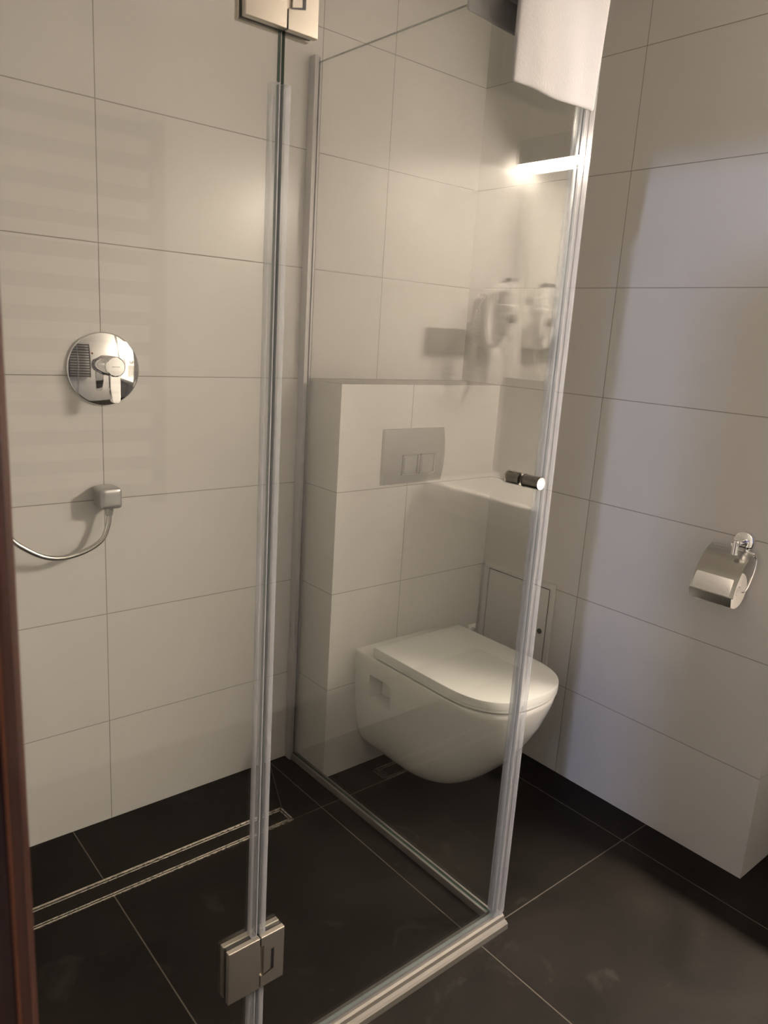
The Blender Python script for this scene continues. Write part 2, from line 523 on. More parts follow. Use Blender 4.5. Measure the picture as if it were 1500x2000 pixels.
# fixed panel on the hinge side
t = thing('fixed_glass_panel', 'clear fixed glass panel in front of the mixer, left of the hinges', 'shower panel', (-0.33, YG, 0))
part('glass_pane', pane(B(), XL+0.002, HX-0.003, YG-GT, YG+GT, 0.032, TOPZ), ['glass', 'edge'], t, smooth=False)
def seal_profile(x0, x1, y, s):
    """hollow bulb strip: a U over the glass edge and a rounded lip"""
    w = x1-x0
    return [(x0, y-0.0075), (x0+w*0.62, y-0.0085), (x1-0.002, y-0.0060), (x1, y-0.001), (x1, y+0.001), (x1-0.002, y+0.0060), (x0+w*0.62, y+0.0085), (x0, y+0.0075)] if s > 0 else \
           [(x1, y-0.0075), (x1-w*0.62, y-0.0085), (x0+0.002, y-0.0060), (x0, y-0.001), (x0, y+0.001), (x0+0.002, y+0.0060), (x1-w*0.62, y+0.0085), (x1, y+0.0075)]
for z0, z1 in ((0.036, 0.220), (0.3255, 1.638)):
    part('seal_strip', prism(B(), seal_profile(HX-0.0145, HX-0.0015, YG, 1), 2, z0, z1), 'seal', t, angle=20)
part('wall_profile', bx(B(), XL+0.0005, XL+0.02, YG-0.012, YG+0.012, 0.03, TOPZ+0.005, 0.001), 'alu', t)

# side panel
t = thing('side_glass_panel', 'clear side glass panel between the shower and the toilet', 'shower panel', (XG, -0.44, 0))
part('glass_pane', pane(B(), XG-GT, XG+GT, -0.872, -0.012, 0.016, TOPZ), ['glass', 'edge'], t, smooth=False)
bm = bx(B(), XG-0.017, XG-0.0045, -0.030, -0.001, 0.0, TOPZ+0.014, 0.002)
bx(bm, XG+0.0045, XG+0.0098, -0.022, -0.001, 0.0, TOPZ+0.014, 0.001)
bx(bm, XG-0.0048, XG+0.0048, -0.012, -0.001, 0.0, TOPZ+0.014)
part('wall_profile', bm, 'alu_light', t)
bm = bx(B(), XG-0.011, XG-0.0042, -0.868, -0.030, 0.0, 0.020, 0.002)
bx(bm, XG+0.0042, XG+0.0098, -0.868, -0.030, 0.0, 0.020, 0.002)
bx(bm, XG-0.0046, XG+0.0046, -0.868, -0.030, 0.0, 0.0155)
part('base_profile', bm, 'alu', t)
part('seal_strip', bx(B(), XG-0.012, XG+0.012, -0.8775, -0.8655, 0.034, TOPZ, 0.003), 'seal', t)

# door leaf of glass with both free edges in clear strips, knob on it
t = thing('shower_door', 'hinged glass shower door, closed, with a chrome knob near its free edge', 'shower door', (0.25, YG, 0))
DX1 = 0.566
part('glass_pane', pane(B(), HX+0.003, DX1, YG-GT, YG+GT, 0.036, TOPZ), ['glass', 'edge'], t, smooth=False)
for z0, z1 in ((0.036, 0.220), (0.3255, 1.638)):
    part('seal_strip', prism(B(), seal_profile(HX-0.0005, HX+0.0120, YG, -1), 2, z0, z1), 'seal', t, angle=20)
part('magnetic_seal', prism(B(), [(DX1-0.012, YG-0.0085), (DX1+0.004, YG-0.0085), (DX1+0.005, YG-0.0095), (DX1+0.017, YG-0.0095), (DX1+0.021, YG-0.006), (DX1+0.0245, YG-0.006),
     (DX1+0.0245, YG+0.004), (DX1+0.018, YG+0.0065), (DX1-0.012, YG+0.0065)], 2, 0.030, TOPZ), 'seal', t, angle=20)
KX, KZ = 0.503, 1.068
kn = part('door_knob', cyl(B(), (KX, YG-0.0045, KZ), (KX, YG-0.043, KZ), 0.0130, seg=48, bevel=0.0012), 'darkened_chrome', t)
part('knob_collar', cyl(B(), (KX, YG-0.0043, KZ), (KX, YG-0.0065, KZ), 0.0136, seg=48), 'black', kn)
part('end_cap', cyl(B(), (KX, YG-0.0428, KZ), (KX, YG-0.0438, KZ), 0.0119, seg=48), 'chrome', kn)
kn = part('door_knob', cyl(B(), (KX, YG+0.0045, KZ), (KX, YG+0.040, KZ), 0.0130, seg=48, bevel=0.0012), 'darkened_chrome', t)
part('bottom_seal', bx(B(), HX+0.02, DX1-0.01, YG-0.004, YG+0.004, 0.030, 0.0362), 'seal', t)

# threshold rail
prof = [(-0.912, 0.0), (-0.911, 0.013), (-0.907, 0.017), (-0.900, 0.0185), (-0.8975, 0.026), (-0.893, 0.0295), (-0.876, 0.0295), (-0.862, 0.020), (-0.858, 0.012), (-0.858, 0.0)]
o = link_mesh('threshold_rail', prism(B(), prof, 0, XL+0.001, 0.585), 'alu_dull', angle=12)
tag(o, 'aluminium threshold rail on the floor under the shower door', 'rail')

# hinges
def hinge(z0, label):
    z1 = z0+0.102
    t = thing('glass_hinge', label, 'hinge', (HX, YG, z0))
    for s, nm in ((-1, 'outer'), (1, 'inner')):
        y0, y1 = (YG-0.0145, YG-0.0045) if s < 0 else (YG+0.0045, YG+0.0145)
        part('hinge_plate', bx(B(), HX-0.061, HX-0.0008, y0, y1, z0, z1, 0.0022, 3), 'hinge', t)
        # the door-side plate has a slot and a tongue let into it
        o_ = [(HX+0.0010, z0+0.0), (HX+0.047, z0+0.0), (HX+0.047, z1), (HX+0.0010, z1), (HX+0.0010, z1-0.018), (HX+0.0065, z1-0.018),
              (HX+0.0065, z0+0.024), (HX+0.0010, z0+0.024)]
        bm = B()
        A = [bm.verts.new((x, y0, z)) for x, z in o_]; Bv = [bm.verts.new((x, y1, z)) for x, z in o_]
        n = len(o_)
        for i in range(n): bm.faces.new((A[i], A[(i+1) % n], Bv[(i+1) % n], Bv[i]))
        bm.faces.new(A); bm.faces.new(list(reversed(Bv)))
        # shallow bevel on the long outer corners
        es = [e for e in bm.edges if all(v.co.x > HX+0.045 for v in e.verts) or (all(abs(v.co.z-z1) < 1e-5 for v in e.verts)) or (all(abs(v.co.z-z0) < 1e-5 for v in e.verts))]
        bmesh.ops.bevel(bm, geom=es, offset=0.002, segments=3, profile=0.7, affect='EDGES')
        pl = part('hinge_plate', bm, 'hinge', t)
        yy0, yy1 = (y0-0.0006, y0+0.001) if s < 0 else (y1-0.001, y1+0.0006)
        bm = bx(B(), HX+0.0215, HX+0.0262, yy0, yy1, z0+0.030, z1-0.032)
        vs = [bm.verts.new(q) for q in ((HX+0.004, yy0, z0+0.0235), (HX+0.0262, yy0, z0+0.0285), (HX+0.0262, yy0, z0+0.0315), (HX+0.004, yy0, z0+0.0255))]
        bm.faces.new(vs)
        part('slot', bm, 'black', pl)
    part('hinge_barrel', cyl(B(), (HX+0.0010, YG, z0+0.024), (HX+0.0010, YG, z1-0.018), 0.0118, seg=24), 'hinge', t)
    part('barrel_recess', bx(B(), HX+0.0004, HX+0.0062, YG-0.0125, YG+0.0125, z0+0.0015, z0+0.0236), 'black', t)
    part('barrel_recess', bx(B(), HX+0.0004, HX+0.0062, YG-0.0125, YG+0.0125, z1-0.0176, z1-0.0015), 'black', t)
    part('glass_gasket', bx(B(), HX-0.057, HX-0.005, YG-0.0047, YG+0.0047, z0+0.002, z1-0.002), 'black', t)
    part('glass_gasket', bx(B(), HX+0.007, HX+0.045, YG-0.0047, YG+0.0047, z0+0.002, z1-0.002), 'black', t)
hinge(0.2220, 'lower chrome glass hinge near the floor, water-spotted')
hinge(1.700, 'upper chrome glass hinge at the top edge of the photo')

# linear drain
t = thing('linear_drain', 'long narrow tiled shower drain along the back wall', 'drain', (0.0, -0.257, 0))
x0, x1, y0, y1 = -0.42, 0.401, -0.2905, -0.2225
bm = B()
for a, b_, c, d in ((x0, x1, y0, y0+0.0040), (x0, x1, y1-0.0055, y1), (x0, x0+0.0035, y0, y1), (x1-0.0040, x1, y0, y1)):
    bx(bm, a, b_, c, d, -0.004, 0.0018)
part('drain_frame', bm, 'steel', t, smooth=False)
part('drain_gap', bx(B(), x0+0.0035, x1-0.0035, y0+0.0035, y1-0.0045, -0.004, 0.0003), 'black', t, smooth=False)
bm = B()
a0, a1, c0, c1 = x0+0.008, x1-0.009, y0+0.0085, y1-0.0105
for a, b_, c, d in ((a0, a1, c0, c0+0.0030), (a0, a1, c1-0.0030, c1), (a0, a0+0.0022, c0, c1), (a1-0.0030, a1, c0, c1)):
    bx(bm, a, b_, c, d, -0.004, 0.0016)
cov = part('drain_cover', bm, 'steel', t, smooth=False)
part('tile_insert', bx(B(), a0+0.0022, a1-0.0030, c0+0.0030, c1-0.0030, -0.004, 0.0011), 'insert', cov, smooth=False)

# ================================================================== shower fittings
PX, PZ = 0.004, 1.208
t = thing('shower_mixer', 'round chrome single-lever shower mixer on the tiled back wall', 'shower mixer', (PX, 0, PZ))
pl = part('cover_plate', lathe(B(), (PX, -0.0005, PZ), (0, -1, 0), [(0, 0.0855), (0.004, 0.0855), (0.0062, 0.0851), (0.0074, 0.0840)]+[(0.0175-0.0101*(q/0.084)**2, q) for q in (0.0825, 0.078, 0.070, 0.060, 0.050, 0.040, 0.030, 0.020, 0.010, 0.0)], 96), 'chrome', t, angle=60)
part('temperature_dot', cyl(B(), (PX-0.030, -0.0130, PZ+0.036), (PX-0.030, -0.0158, PZ+0.036), 0.0022, seg=16), 'red', pl)
KZ2 = PZ+0.010
body = part('handle_body', lathe(B(), (PX, -0.012, KZ2), (0, -1, 0), [(0, 0.0215), (0.010, 0.0215), (0.0105, 0.0235), (0.066, 0.0235), (0.0685, 0.0225), (0.0695, 0.0205), (0.070, 0.0)], 64), 'chrome', t, angle=25)
part('maker_mark', bx(B(), PX-0.009, PX+0.009, -0.0824, -0.0818, KZ2-0.0006, KZ2+0.0006), 'mark', body)
bm = B()
out = [(-0.0125, -0.014), (0.0125, -0.014), (0.0115, -0.050), (0.0098, -0.078), (0.0080, -0.0815), (-0.0080, -0.0815), (-0.0098, -0.078), (-0.0115, -0.050)]
A = [bm.verts.new((PX+a, -0.066, KZ2+b)) for a, b in out]; Bv = [bm.verts.new((PX+a, -0.079-(0.004 if b < -0.07 else 0), KZ2+b)) for a, b in out]
n = len(out)
for i in range(n): bm.faces.new((A[i], A[(i+1) % n], Bv[(i+1) % n], Bv[i]))
bm.faces.new(A); bm.faces.new(list(reversed(Bv)))
bmesh.ops.bevel(bm, geom=list(bm.edges), offset=0.0018, segments=2, affect='EDGES')
part('lever', bm, 'chrome', t)

EX, EZ = -0.003, 0.905
t = thing('hose_outlet', 'matt grey cube-shaped hose outlet below the mixer', 'hose outlet', (EX, 0, EZ))
bm = bx(B(), EX-0.026, EX+0.026, -0.060, -0.001, EZ-0.026, EZ+0.025, 0.013, 5)
part('outlet_body', bm, 'matt_metal', t, angle=60)
part('hose_nut', lathe(B(), (EX+0.001, -0.036, EZ-0.022), (0, 0, -1), [(0, 0.0105), (0.010, 0.0105), (0.020, 0.0092), (0.024, 0.0080), (0.024, 0.0)], 12), 'matt_metal', t, angle=40)
pts = smooth_path([(EX+0.001, -0.036, EZ-0.045), (EX-0.003, -0.038, EZ-0.068), (EX-0.022, -0.042, EZ-0.105), (-0.075, -0.045, 0.776), (-0.135, -0.047, 0.772), (-0.190, -0.047, 0.797),
                   (-0.240, -0.045, 0.850), (-0.285, -0.043, 0.98), (-0.30, -0.040, 1.25), (-0.30, -0.034, 1.62)], 14)
o = link_mesh('shower_hose', tube(B(), pts, 0.0062, 14), 'satin')
tag(o, 'curved metal shower hose hanging from the hose outlet', 'hose')

# ================================================================== toilet
CX = 0.857
def d_outline(w, yb, yf, n=40, rc=0.35):
    """D-shaped outline: straight back, straight sides, rounded front"""
    hw = w/2; pts = []
    front = min(0.190, abs(yf-yb)*0.5)
    ys = yf+front
    for k in range(12): pts.append((CX+hw, yb+(ys-yb)*k/12))
    e = 2.6
    for i in range(n+1):
        a = PI*i/n
        c, s = math.cos(a), math.sin(a)
        x = hw*math.copysign(abs(c)**(2/e), c); y = front*abs(s)**(2/e)
        pts.append((CX+x, ys-y))
    for k in range(11, -1, -1): pts.append((CX-hw, yb+(ys-yb)*k/12))
    return pts
def loft(bm, secs, n=40):
    rings = []
    for z, w_, yb, yf in secs:
        rings.append([bm.verts.new((x, y, z)) for x, y in d_outline(w_, yb, yf, n)])
    m = len(rings[0])
    for a, b in zip(rings, rings[1:]):
        for i in range(m):
            bm.faces.new((a[i], a[(i+1) % m], b[(i+1) % m], b[i]))
    bm.faces.new(rings[0]); bm.faces.new(list(reversed(rings[-1])))
    return bm
YB = BOXY-0.0008
secs = []
raw = [(0.058, 0.150, -0.420), (0.0605, 0.185, -0.452), (0.068, 0.216, -0.482), (0.080, 0.242, -0.510), (0.098, 0.266, -0.540), (0.122, 0.287, -0.570), (0.155, 0.307, -0.603),
       (0.200, 0.324, -0.639), (0.250, 0.336, -0.672), (0.300, 0.343, -0.700), (0.350, 0.347, -0.722), (0.385, 0.3485, -0.734), (0.397, 0.3485, -0.736), (0.4015, 0.346, -0.734), (0.4035, 0.340, -0.730)]
raw = [(a, b, c+0.012*max(0, (a-0.1)/0.3)) for a, b, c in raw]
for (za, wa, ya), (zb_, wb, yb_) in zip(raw, raw[1:]):
    m = max(1, int((zb_-za)/0.012))
    for k in range(m):
        f = k/m; secs.append((za+(zb_-za)*f, wa+(wb-wa)*f, YB, ya+(yb_-ya)*f))
secs.append((raw[-1][0], raw[-1][1], YB, raw[-1][2]))
bm = loft(B(), secs)
t = thing('toilet', 'white wall-hung toilet with closed lid on the cistern box', 'toilet', (CX, BOXY, 0.0))
bowl = part('bowl', bm, 'ceramic', t, angle=50)
# recess on the side of the bowl
cut = B()
bx(cut, CX-0.20, CX-0.120, -0.338, -0.243, 0.270, 0.347, 0.006, 2)
bmesh.ops.translate(cut, verts=cut.verts, vec=-Vector(t.location))
cm = bpy.data.meshes.new('recess_tool'); bmesh.ops.recalc_face_normals(cut, faces=cut.faces); cut.to_mesh(cm); cut.free()
co = bpy.data.objects.new('recess_tool', cm); C.objects.link(co); co.parent = t
md = bowl.modifiers.new('cut', 'BOOLEAN'); md.operation = 'DIFFERENCE'; md.object = co; md.solver = 'EXACT'
bpy.context.view_layer.update()
dg = bpy.context.evaluated_depsgraph_get()
me = bpy.data.meshes.new_from_object(bowl.evaluated_get(dg))
bowl.modifiers.clear(); bowl.data = me
if len(me.materials) == 0: me.materials.append(MAT['ceramic'])
for p in me.polygons: p.use_smooth = True
me.set_sharp_from_angle(angle=math.radians(50))
bpy.data.objects.remove(co)
# seat and lid
def slab(z0, z1, w_, yb, yf, r=0.003):
    s = [(z0, w_-2*r, yb-r, yf+r), (z0+r, w_, yb, yf), (z1-r, w_, yb, yf), (z1-r*0.3, w_-r*0.6, yb-r*0.3, yf+r*0.3), (z1, w_-2*r, yb-r, yf+r)]
    return loft(B(), s, 48)
part('seat_gap_shade', loft(B(), [(0.4025, 0.334, -0.27, -0.720), (0.4090, 0.334, -0.27, -0.720)]), 'black', t)  # black slab in the gap under the seat, standing in for its shade
part('seat', slab(0.4080, 0.4165, 0.3485, -0.262, -0.729, 0.001), 'lid', t, angle=40)
lr = 0.0035
part('lid', loft(B(), [(0.4168, 0.3482, -0.258, -0.7296), (0.4172, 0.3490, -0.258, -0.730), (0.439-lr, 0.3490, -0.258, -0.730), (0.439-lr*0.3, 0.349-lr*0.6, -0.258-lr*0.3, -0.730+lr*0.3), (0.439, 0.349-2*lr, -0.258-lr, -0.730+lr)], 48), 'lid', t, angle=40)
for s in (-1, 1):
    part('lid_hinge', cyl(B(), (CX+s*0.075-0.016, -0.252, 0.413), (CX+s*0.075+0.016, -0.252, 0.413), 0.0075, seg=20, bevel=0.001), 'lid', t)

# flush plate
FX0, FX1, FZ0, FZ1 = 0.735, 0.981, 0.900, 1.064
t = thing('flush_plate', 'satin grey flush plate with two square buttons above the toilet', 'flush plate', ((FX0+FX1)/2, BOXY, FZ0))
bm = B()
NX, NZ = 24, 12
grid = []
for j in range(NZ+1):
    row = []
    for i in range(NX+1):
        u = i/NX; v = j/NZ
        bul = 0.007*(1-(2*v-1)**2)
        row.append(bm.verts.new((FX0+0.006+(FX1-FX0-0.012)*u - (0.004*(1-(2*v-1)**2) if i == 0 else 0)+(0.004*(1-(2*v-1)**2) if i == NX else 0), BOXY-0.006-bul, FZ0+0.001+(FZ1-FZ0-0.002)*v)))
    grid.append(row)
for j in range(NZ):
    for i in range(NX): bm.faces.new((grid[j][i], grid[j][i+1], grid[j+1][i+1], grid[j+1][i]))
ring = [grid[0][i] for i in range(NX+1)]+[grid[j][NX] for j in range(1, NZ+1)]+[grid[NZ][i] for i in range(NX-1, -1, -1)]+[grid[j][0] for j in range(NZ-1, 0, -1)]
back = []
for v in ring:
    x = FX0 if v.co.x < FX0+0.008 else (FX1 if v.co.x > FX1-0.008 else v.co.x)
    z = FZ0 if v.co.z < FZ0+0.002 else (FZ1 if v.co.z > FZ1-0.002 else v.co.z)
    back.append(bm.verts.new((x, BOXY-0.0008, z)))
for i in range(len(ring)):
    j = (i+1) % len(ring); bm.faces.new((ring[i], back[i], back[j], ring[j]))
part('plate', bm, 'plate', t, angle=30)
for xa, xb_ in ((0.806, 0.868), (0.876, 0.936)):
    za, zb_ = 0.928, 0.988
    bm = B()
    for q in ((xa, xa+0.003, za, zb_), (xb_-0.003, xb_, za, zb_), (xa, xb_, za, za+0.003), (xa, xb_, zb_-0.003, zb_)):
        bx(bm, q[0], q[1], BOXY-0.0165, BOXY-0.006, q[2], q[3], 0.0005, 1)
    b_ = part('button', bx(B(), xa+0.0075, xb_-0.0075, BOXY-0.0163, BOXY-0.006, za+0.0075, zb_-0.0075, 0.001), 'plate', t)
    part('button_frame', bm, 'satin', b_)

# access panel and wall plug
t = thing('access_panel', 'white square access panel with a round lock low on the right wall', 'access panel', (XR, -0.335, 0.30))
bm = B()
ay0, ay1, az0, az1, fw = -0.482, -0.187, 0.305, 0.605, 0.019
def ring_frame(bm, x0, x1, oy0, oy1, oz0, oz1, f_):
    O = [(oy0, oz0), (oy1, oz0), (oy1, oz1), (oy0, oz1)]; I = [(oy0+f_, oz0+f_), (oy1-f_, oz0+f_), (oy1-f_, oz1-f_), (oy0+f_, oz1-f_)]
    V = {}
    for nm, P in (('o', O), ('i', I)):
        for k, (y, z) in enumerate(P):
            for xx in (0, 1): V[nm, k, xx] = bm.verts.new((x1 if xx else x0, y, z))
    for k in range(4):
        l = (k+1) % 4
        bm.faces.new((V['o', k, 0], V['o', l, 0], V['i', l, 0], V['i', k, 0])); bm.faces.new((V['o', k, 1], V['i', k, 1], V['i', l, 1], V['o', l, 1]))
        bm.faces.new((V['o', k, 0], V['o', k, 1], V['o', l, 1], V['o', l, 0])); bm.faces.new((V['i', k, 0], V['i', l, 0], V['i', l, 1], V['i', k, 1]))
ring_frame(bm, XR-0.006, XR-0.0005, ay0, ay1, az0, az1, fw)
bmesh.ops.bevel(bm, geom=[e for e in bm.edges if all(v.co.x < XR-0.005 for v in e.verts)], offset=0.0015, segments=2, affect='EDGES')
part('panel_frame', bm, 'enamel', t)
part('panel_gap', bx(B(), XR-0.0014, XR-0.0006, ay0+fw-0.001, ay1-fw+0.001, az0+fw-0.001, az1-fw+0.001), 'black', t)
dr = part('panel_door', bx(B(), XR-0.0045, XR-0.0014, ay0+fw+0.0030, ay1-fw-0.0030, az0+fw+0.0030, az1-fw-0.0030, 0.0006, 1), 'enamel', t)
part('lock', lathe(B(), (XR-0.004, -0.440, 0.440), (-1, 0, 0), [(0, 0.0085), (0.003, 0.0085), (0.0045, 0.007), (0.0045, 0.0)], 24), 'grey', dr)
t = thing('shutoff_valve', 'small dark-headed screw valve on the cistern box beside the toilet', 'valve', (1.186, BOXY, 0.360))
part('rosette', bx(B(), 1.170, 1.206, BOXY-0.004, BOXY-0.0006, 0.342, 0.378, 0.0015), 'white', t)
part('valve_head', cyl(B(), (1.190, BOXY-0.004, 0.358), (1.190, BOXY-0.016, 0.358), 0.0085, seg=20, bevel=0.001), 'matt_metal', t)

# ================================================================== paper holder on the right wall
RX, RY, RZ = 1.170, -1.000, 0.7685
t = thing('toilet_paper_holder', 'chrome toilet paper holder with a curved flap on the right wall', 'toilet paper holder', (XR, -1.024, 0.887))
HY, HZ = -1.024, 0.884
part('wall_rosette', lathe(B(), (XR-0.0005, HY, HZ), (-1, 0, 0), [(0, 0.0255), (0.008, 0.0255), (0.011, 0.0245), (0.0125, 0.021), (0.0125, 0.0)], 48), 'chrome', t, angle=40)
bm = cyl(B(), (XR-0.012, HY, HZ), (XR-0.060, HY, HZ), 0.0080, seg=24, bevel=0.001)
cyl(bm, (XR-0.053, HY, HZ+0.009), (XR-0.053, HY, HZ-0.026), 0.0085, seg=24, bevel=0.001)
part('arm', bm, 'chrome', t)
prof = [(1.204, 0.8640), (1.186, 0.8560), (1.170, 0.8440), (1.156, 0.8280), (1.144, 0.8110), (1.134, 0.7930), (1.1275, 0.7760), (1.1240, 0.7580)]
prof2 = [(1.1218, 0.7600), (1.1236, 0.7480), (1.1262, 0.7360)]
def shell(pr, y0, y1, th=0.0016):
    bm = B()
    P = [Vector((a, 0, b)) for a, b in pr]
    if len(P) > 3: P = smooth_path(P, 5)
    O = []
    for i, p in enumerate(P):
        d = P[min(i+1, len(P)-1)]-P[max(i-1, 0)]; d.normalize()
        nrm = Vector((d.z, 0, -d.x))
        O.append(p-nrm*th)
    pts = [(p.x, p.z) for p in P]+[(p.x, p.z) for p in reversed(O)]
    A = [bm.verts.new((x, y0, z)) for x, z in pts]; Bv = [bm.verts.new((x, y1, z)) for x, z in pts]
    n = len(pts)
    for i in range(n): bm.faces.new((A[i], A[(i+1) % n], Bv[(i+1) % n], Bv[i]))
    m = len(P)
    for X in (A, Bv):
        for i in range(m-1): bm.faces.new((X[i], X[i+1], X[n-2-i], X[n-1-i]))
    return bm
fl = part('flap', shell(prof, -0.947, -1.057), 'satin', t, angle=50)
part('flap_lip', shell(prof2, -0.947, -1.054, 0.0024), 'satin', fl, angle=50)
pts = smooth_path([(1.196, -1.060, 0.858), (1.203, -1.063, 0.848), (1.201, -1.064, 0.825), (1.190, -1.064, 0.800), (1.178, -1.0635, 0.780), (1.170, -1.060, 0.7705), (RX, -1.045, RZ), (RX, -1.02, RZ)], 8)
part('roll_bar', tube(B(), pts, 0.0024, 12), 'chrome', t)
part('spindle', cyl(B(), (RX, -0.9515, RZ), (RX, -1.0475, RZ), 0.0106, seg=24, bevel=0.001), 'white', t)
part('flap_hinge', cyl(B(), (1.203, -0.950, 0.8620), (1.203, -1.058, 0.8620), 0.0030, seg=12), 'chrome', t)
bm = lathe(B(), (RX, -0.952, RZ), (0, -1, 0), [(0, 0.012), (0, 0.0450), (0.0015, 0.0460), (0.0935, 0.0460), (0.095, 0.0450), (0.095, 0.012), (0.0, 0.012)], 56)
tp = thing('toilet_paper_roll', 'white toilet paper roll hanging under the chrome flap', 'toilet paper', (RX, -0.996, RZ))
part('paper', bm, 'paper', tp, angle=40)
part('cardboard_tube', lathe(B(), (RX, -0.953, RZ), (0, -1, 0), [(0, 0.0108), (0, 0.012), (0.093, 0.012), (0.093, 0.0108), (0, 0.0108)], 32), simple('brown_cardboard', (0.33, 0.24, 0.15), 0.9, rvar=0.05), tp, angle=40)

# ================================================================== towel over the door
def towel():
    bm = B()
    # path over the glass edge, length parameter -> (y, z)
    yf, yb, zt = YG-0.0125, YG+0.0125, TOPZ+0.012
    zb_f, zb_b = 1.735, 1.832
    def layer(off, th, zf_add, zb_add, xin):
        path = []
        nf = 22
        for i in range(nf+1): path.append((yf-off, zb_f+zf_add+(zt-zb_f-zf_add)*i/nf))
        for i in range(1, 8):
            a = PI*i/8; r = 0.0125+off
            path.append((YG-r*math.cos(a), zt+r*math.sin(a)))
        nb = 14
        for i in range(nb+1): path.append((yb+off, zt+(zb_b+zb_add-zt)*i/nb))
        n = len(path); nx = 26
        rows = []
        for i, (y, z) in enumerate(path):
            s = i/(n-1)
            k = min(1, max(0, (s-0.46)/0.14)); k = k*k*(3-2*k)
            xl = 0.336+xin + (-0.062)*k
            xr_ = 0.552-xin*0.6 + 0.012*min(1, (z-1.74)/0.2) - 0.045*k
            row = []
            for j in range(nx+1):
                u = j/nx
                x = xl+(xr_-xl)*u
                sgn = -1 if s < 0.5 else 1
                free = min(1.0, max(0.0, (zt-z)/0.10))
                ripple = (0.0012*math.sin(7.0*u+2.2*z*6)+0.0008*math.sin(17*u+9*z))*free
                bulge = 0.0015*math.sin(PI*u)*free
                ee = 0.003*(1-min(1, u/0.10))**2*free
                sag = -0.006*math.sin(PI*u)**2*(1 if (i == 0 or i == n-1) else 0.0)
                row.append((x, y+sgn*(bulge+ripple*0.8)-sgn*ee, z+sag*0.5+0.0012*math.sin(9*u)))
            rows.append(row)
        # closed sheet of thickness th
        front = []; backv = []
        for i, row in enumerate(rows):
            y, z = path[i]
            d = Vector((0, path[min(i+1, n-1)][0]-path[max(i-1, 0)][0], path[min(i+1, n-1)][1]-path[max(i-1, 0)][1])).normalized()
            nr = Vector((0, -d.z, d.y))
            front.append([bm.verts.new(Vector(p)+nr*th/2) for p in row])
            backv.append([bm.verts.new(Vector(p)-nr*th/2) for p in row])
        for i in range(n-1):
            for j in range(nx):
                bm.faces.new((front[i][j], front[i][j+1], front[i+1][j+1], front[i+1][j]))
                bm.faces.new((backv[i][j], backv[i+1][j], backv[i+1][j+1], backv[i][j+1]))
        for j in range(nx):
            bm.faces.new((front[0][j], backv[0][j], backv[0][j+1], front[0][j+1]))
            bm.faces.new((front[n-1][j], front[n-1][j+1], backv[n-1][j+1], backv[n-1][j]))
        for i in range(n-1):
            bm.faces.new((front[i][0], front[i+1][0], backv[i+1][0], backv[i][0]))
            bm.faces.new((front[i][nx], backv[i][nx], backv[i+1][nx], front[i+1][nx]))
    layer(0.0165, 0.0065, 0.0, 0.0, 0.0)
    layer(0.0060, 0.0065, 0.005, 0.040, 0.012)
    return bm
tb = towel()
bmesh.ops.recalc_face_normals(tb, faces=tb.faces)
o = link_mesh('towel', tb, 'cloth', angle=180)
sd = o.modifiers.new('soft', 'SUBSURF'); sd.levels = 1; sd.render_levels = 2
tag(o, 'white folded towel hung over the top of the shower door', 'towel')

# ================================================================== opposite side of the room (seen in the glass)
t = thing('towel_radiator', 'dark ladder towel radiator seen as a reflection in the fixed glass', 'radiator', (-0.05, YF, 0.82))
rx0, rx1, rz0, rz1 = -0.36, 0.250, 0.83, 1.815
for xx in (rx0, rx1-0.036):
    part('upright', bx(B(), xx, xx+0.036, YF+0.040, YF+0.068, rz0-0.01, rz1+0.01, 0.006), 'anthracite', t)
for i in range(13):
    z = rz0+0.012+i*(rz1-rz0-0.05)/12
    part('rung', bx(B(), rx0+0.034, rx1-0.034, YF+0.046, YF+0.062, z, z+0.036, 0.006), 'anthracite', t)
for xx in (rx0+0.018, rx1-0.018):
    for zz in (rz0+0.1, rz1-0.1):
        part('wall_bracket', cyl(B(), (xx, YF+0.0005, zz), (xx, YF+0.045, zz), 0.010, seg=16), 'anthracite', t)

# mirror and its lamp
o = link_mesh('mirror', bx(B(), XM-0.006, XM-0.0006, YF+0.004, YE-0.02, 1.187, 1.955, 0.0008, 1), 'mirror')
tag(o, 'frameless wall mirror above the washbasin, seen reflected in the shower door', 'mirror')
t = thing('mirror_lamp', 'long lit mirror lamp, seen as a bright bar reflected in the shower door', 'lamp', (XM, -1.7, 1.97))
LY0, LY1 = YF+0.022, YF+0.74
bm = bx(B(), XM-0.070, XM-0.0006, LY0, LY1, 1.978, 2.062, 0.002)
bx(bm, XM-0.036, XM-0.033, LY0+0.004, LY1-0.004, 1.9665, 1.9785)
part('housing', bm, 'anthracite', t, smooth=False)
for a, b_ in ((XM-0.062, XM-0.037), (XM-0.032, XM-0.007)):
    part('diffuser', bx(B(), a, b_, LY0+0.004, LY1-0.004, 1.9640, 1.9782), 'diffuser', t, smooth=False)

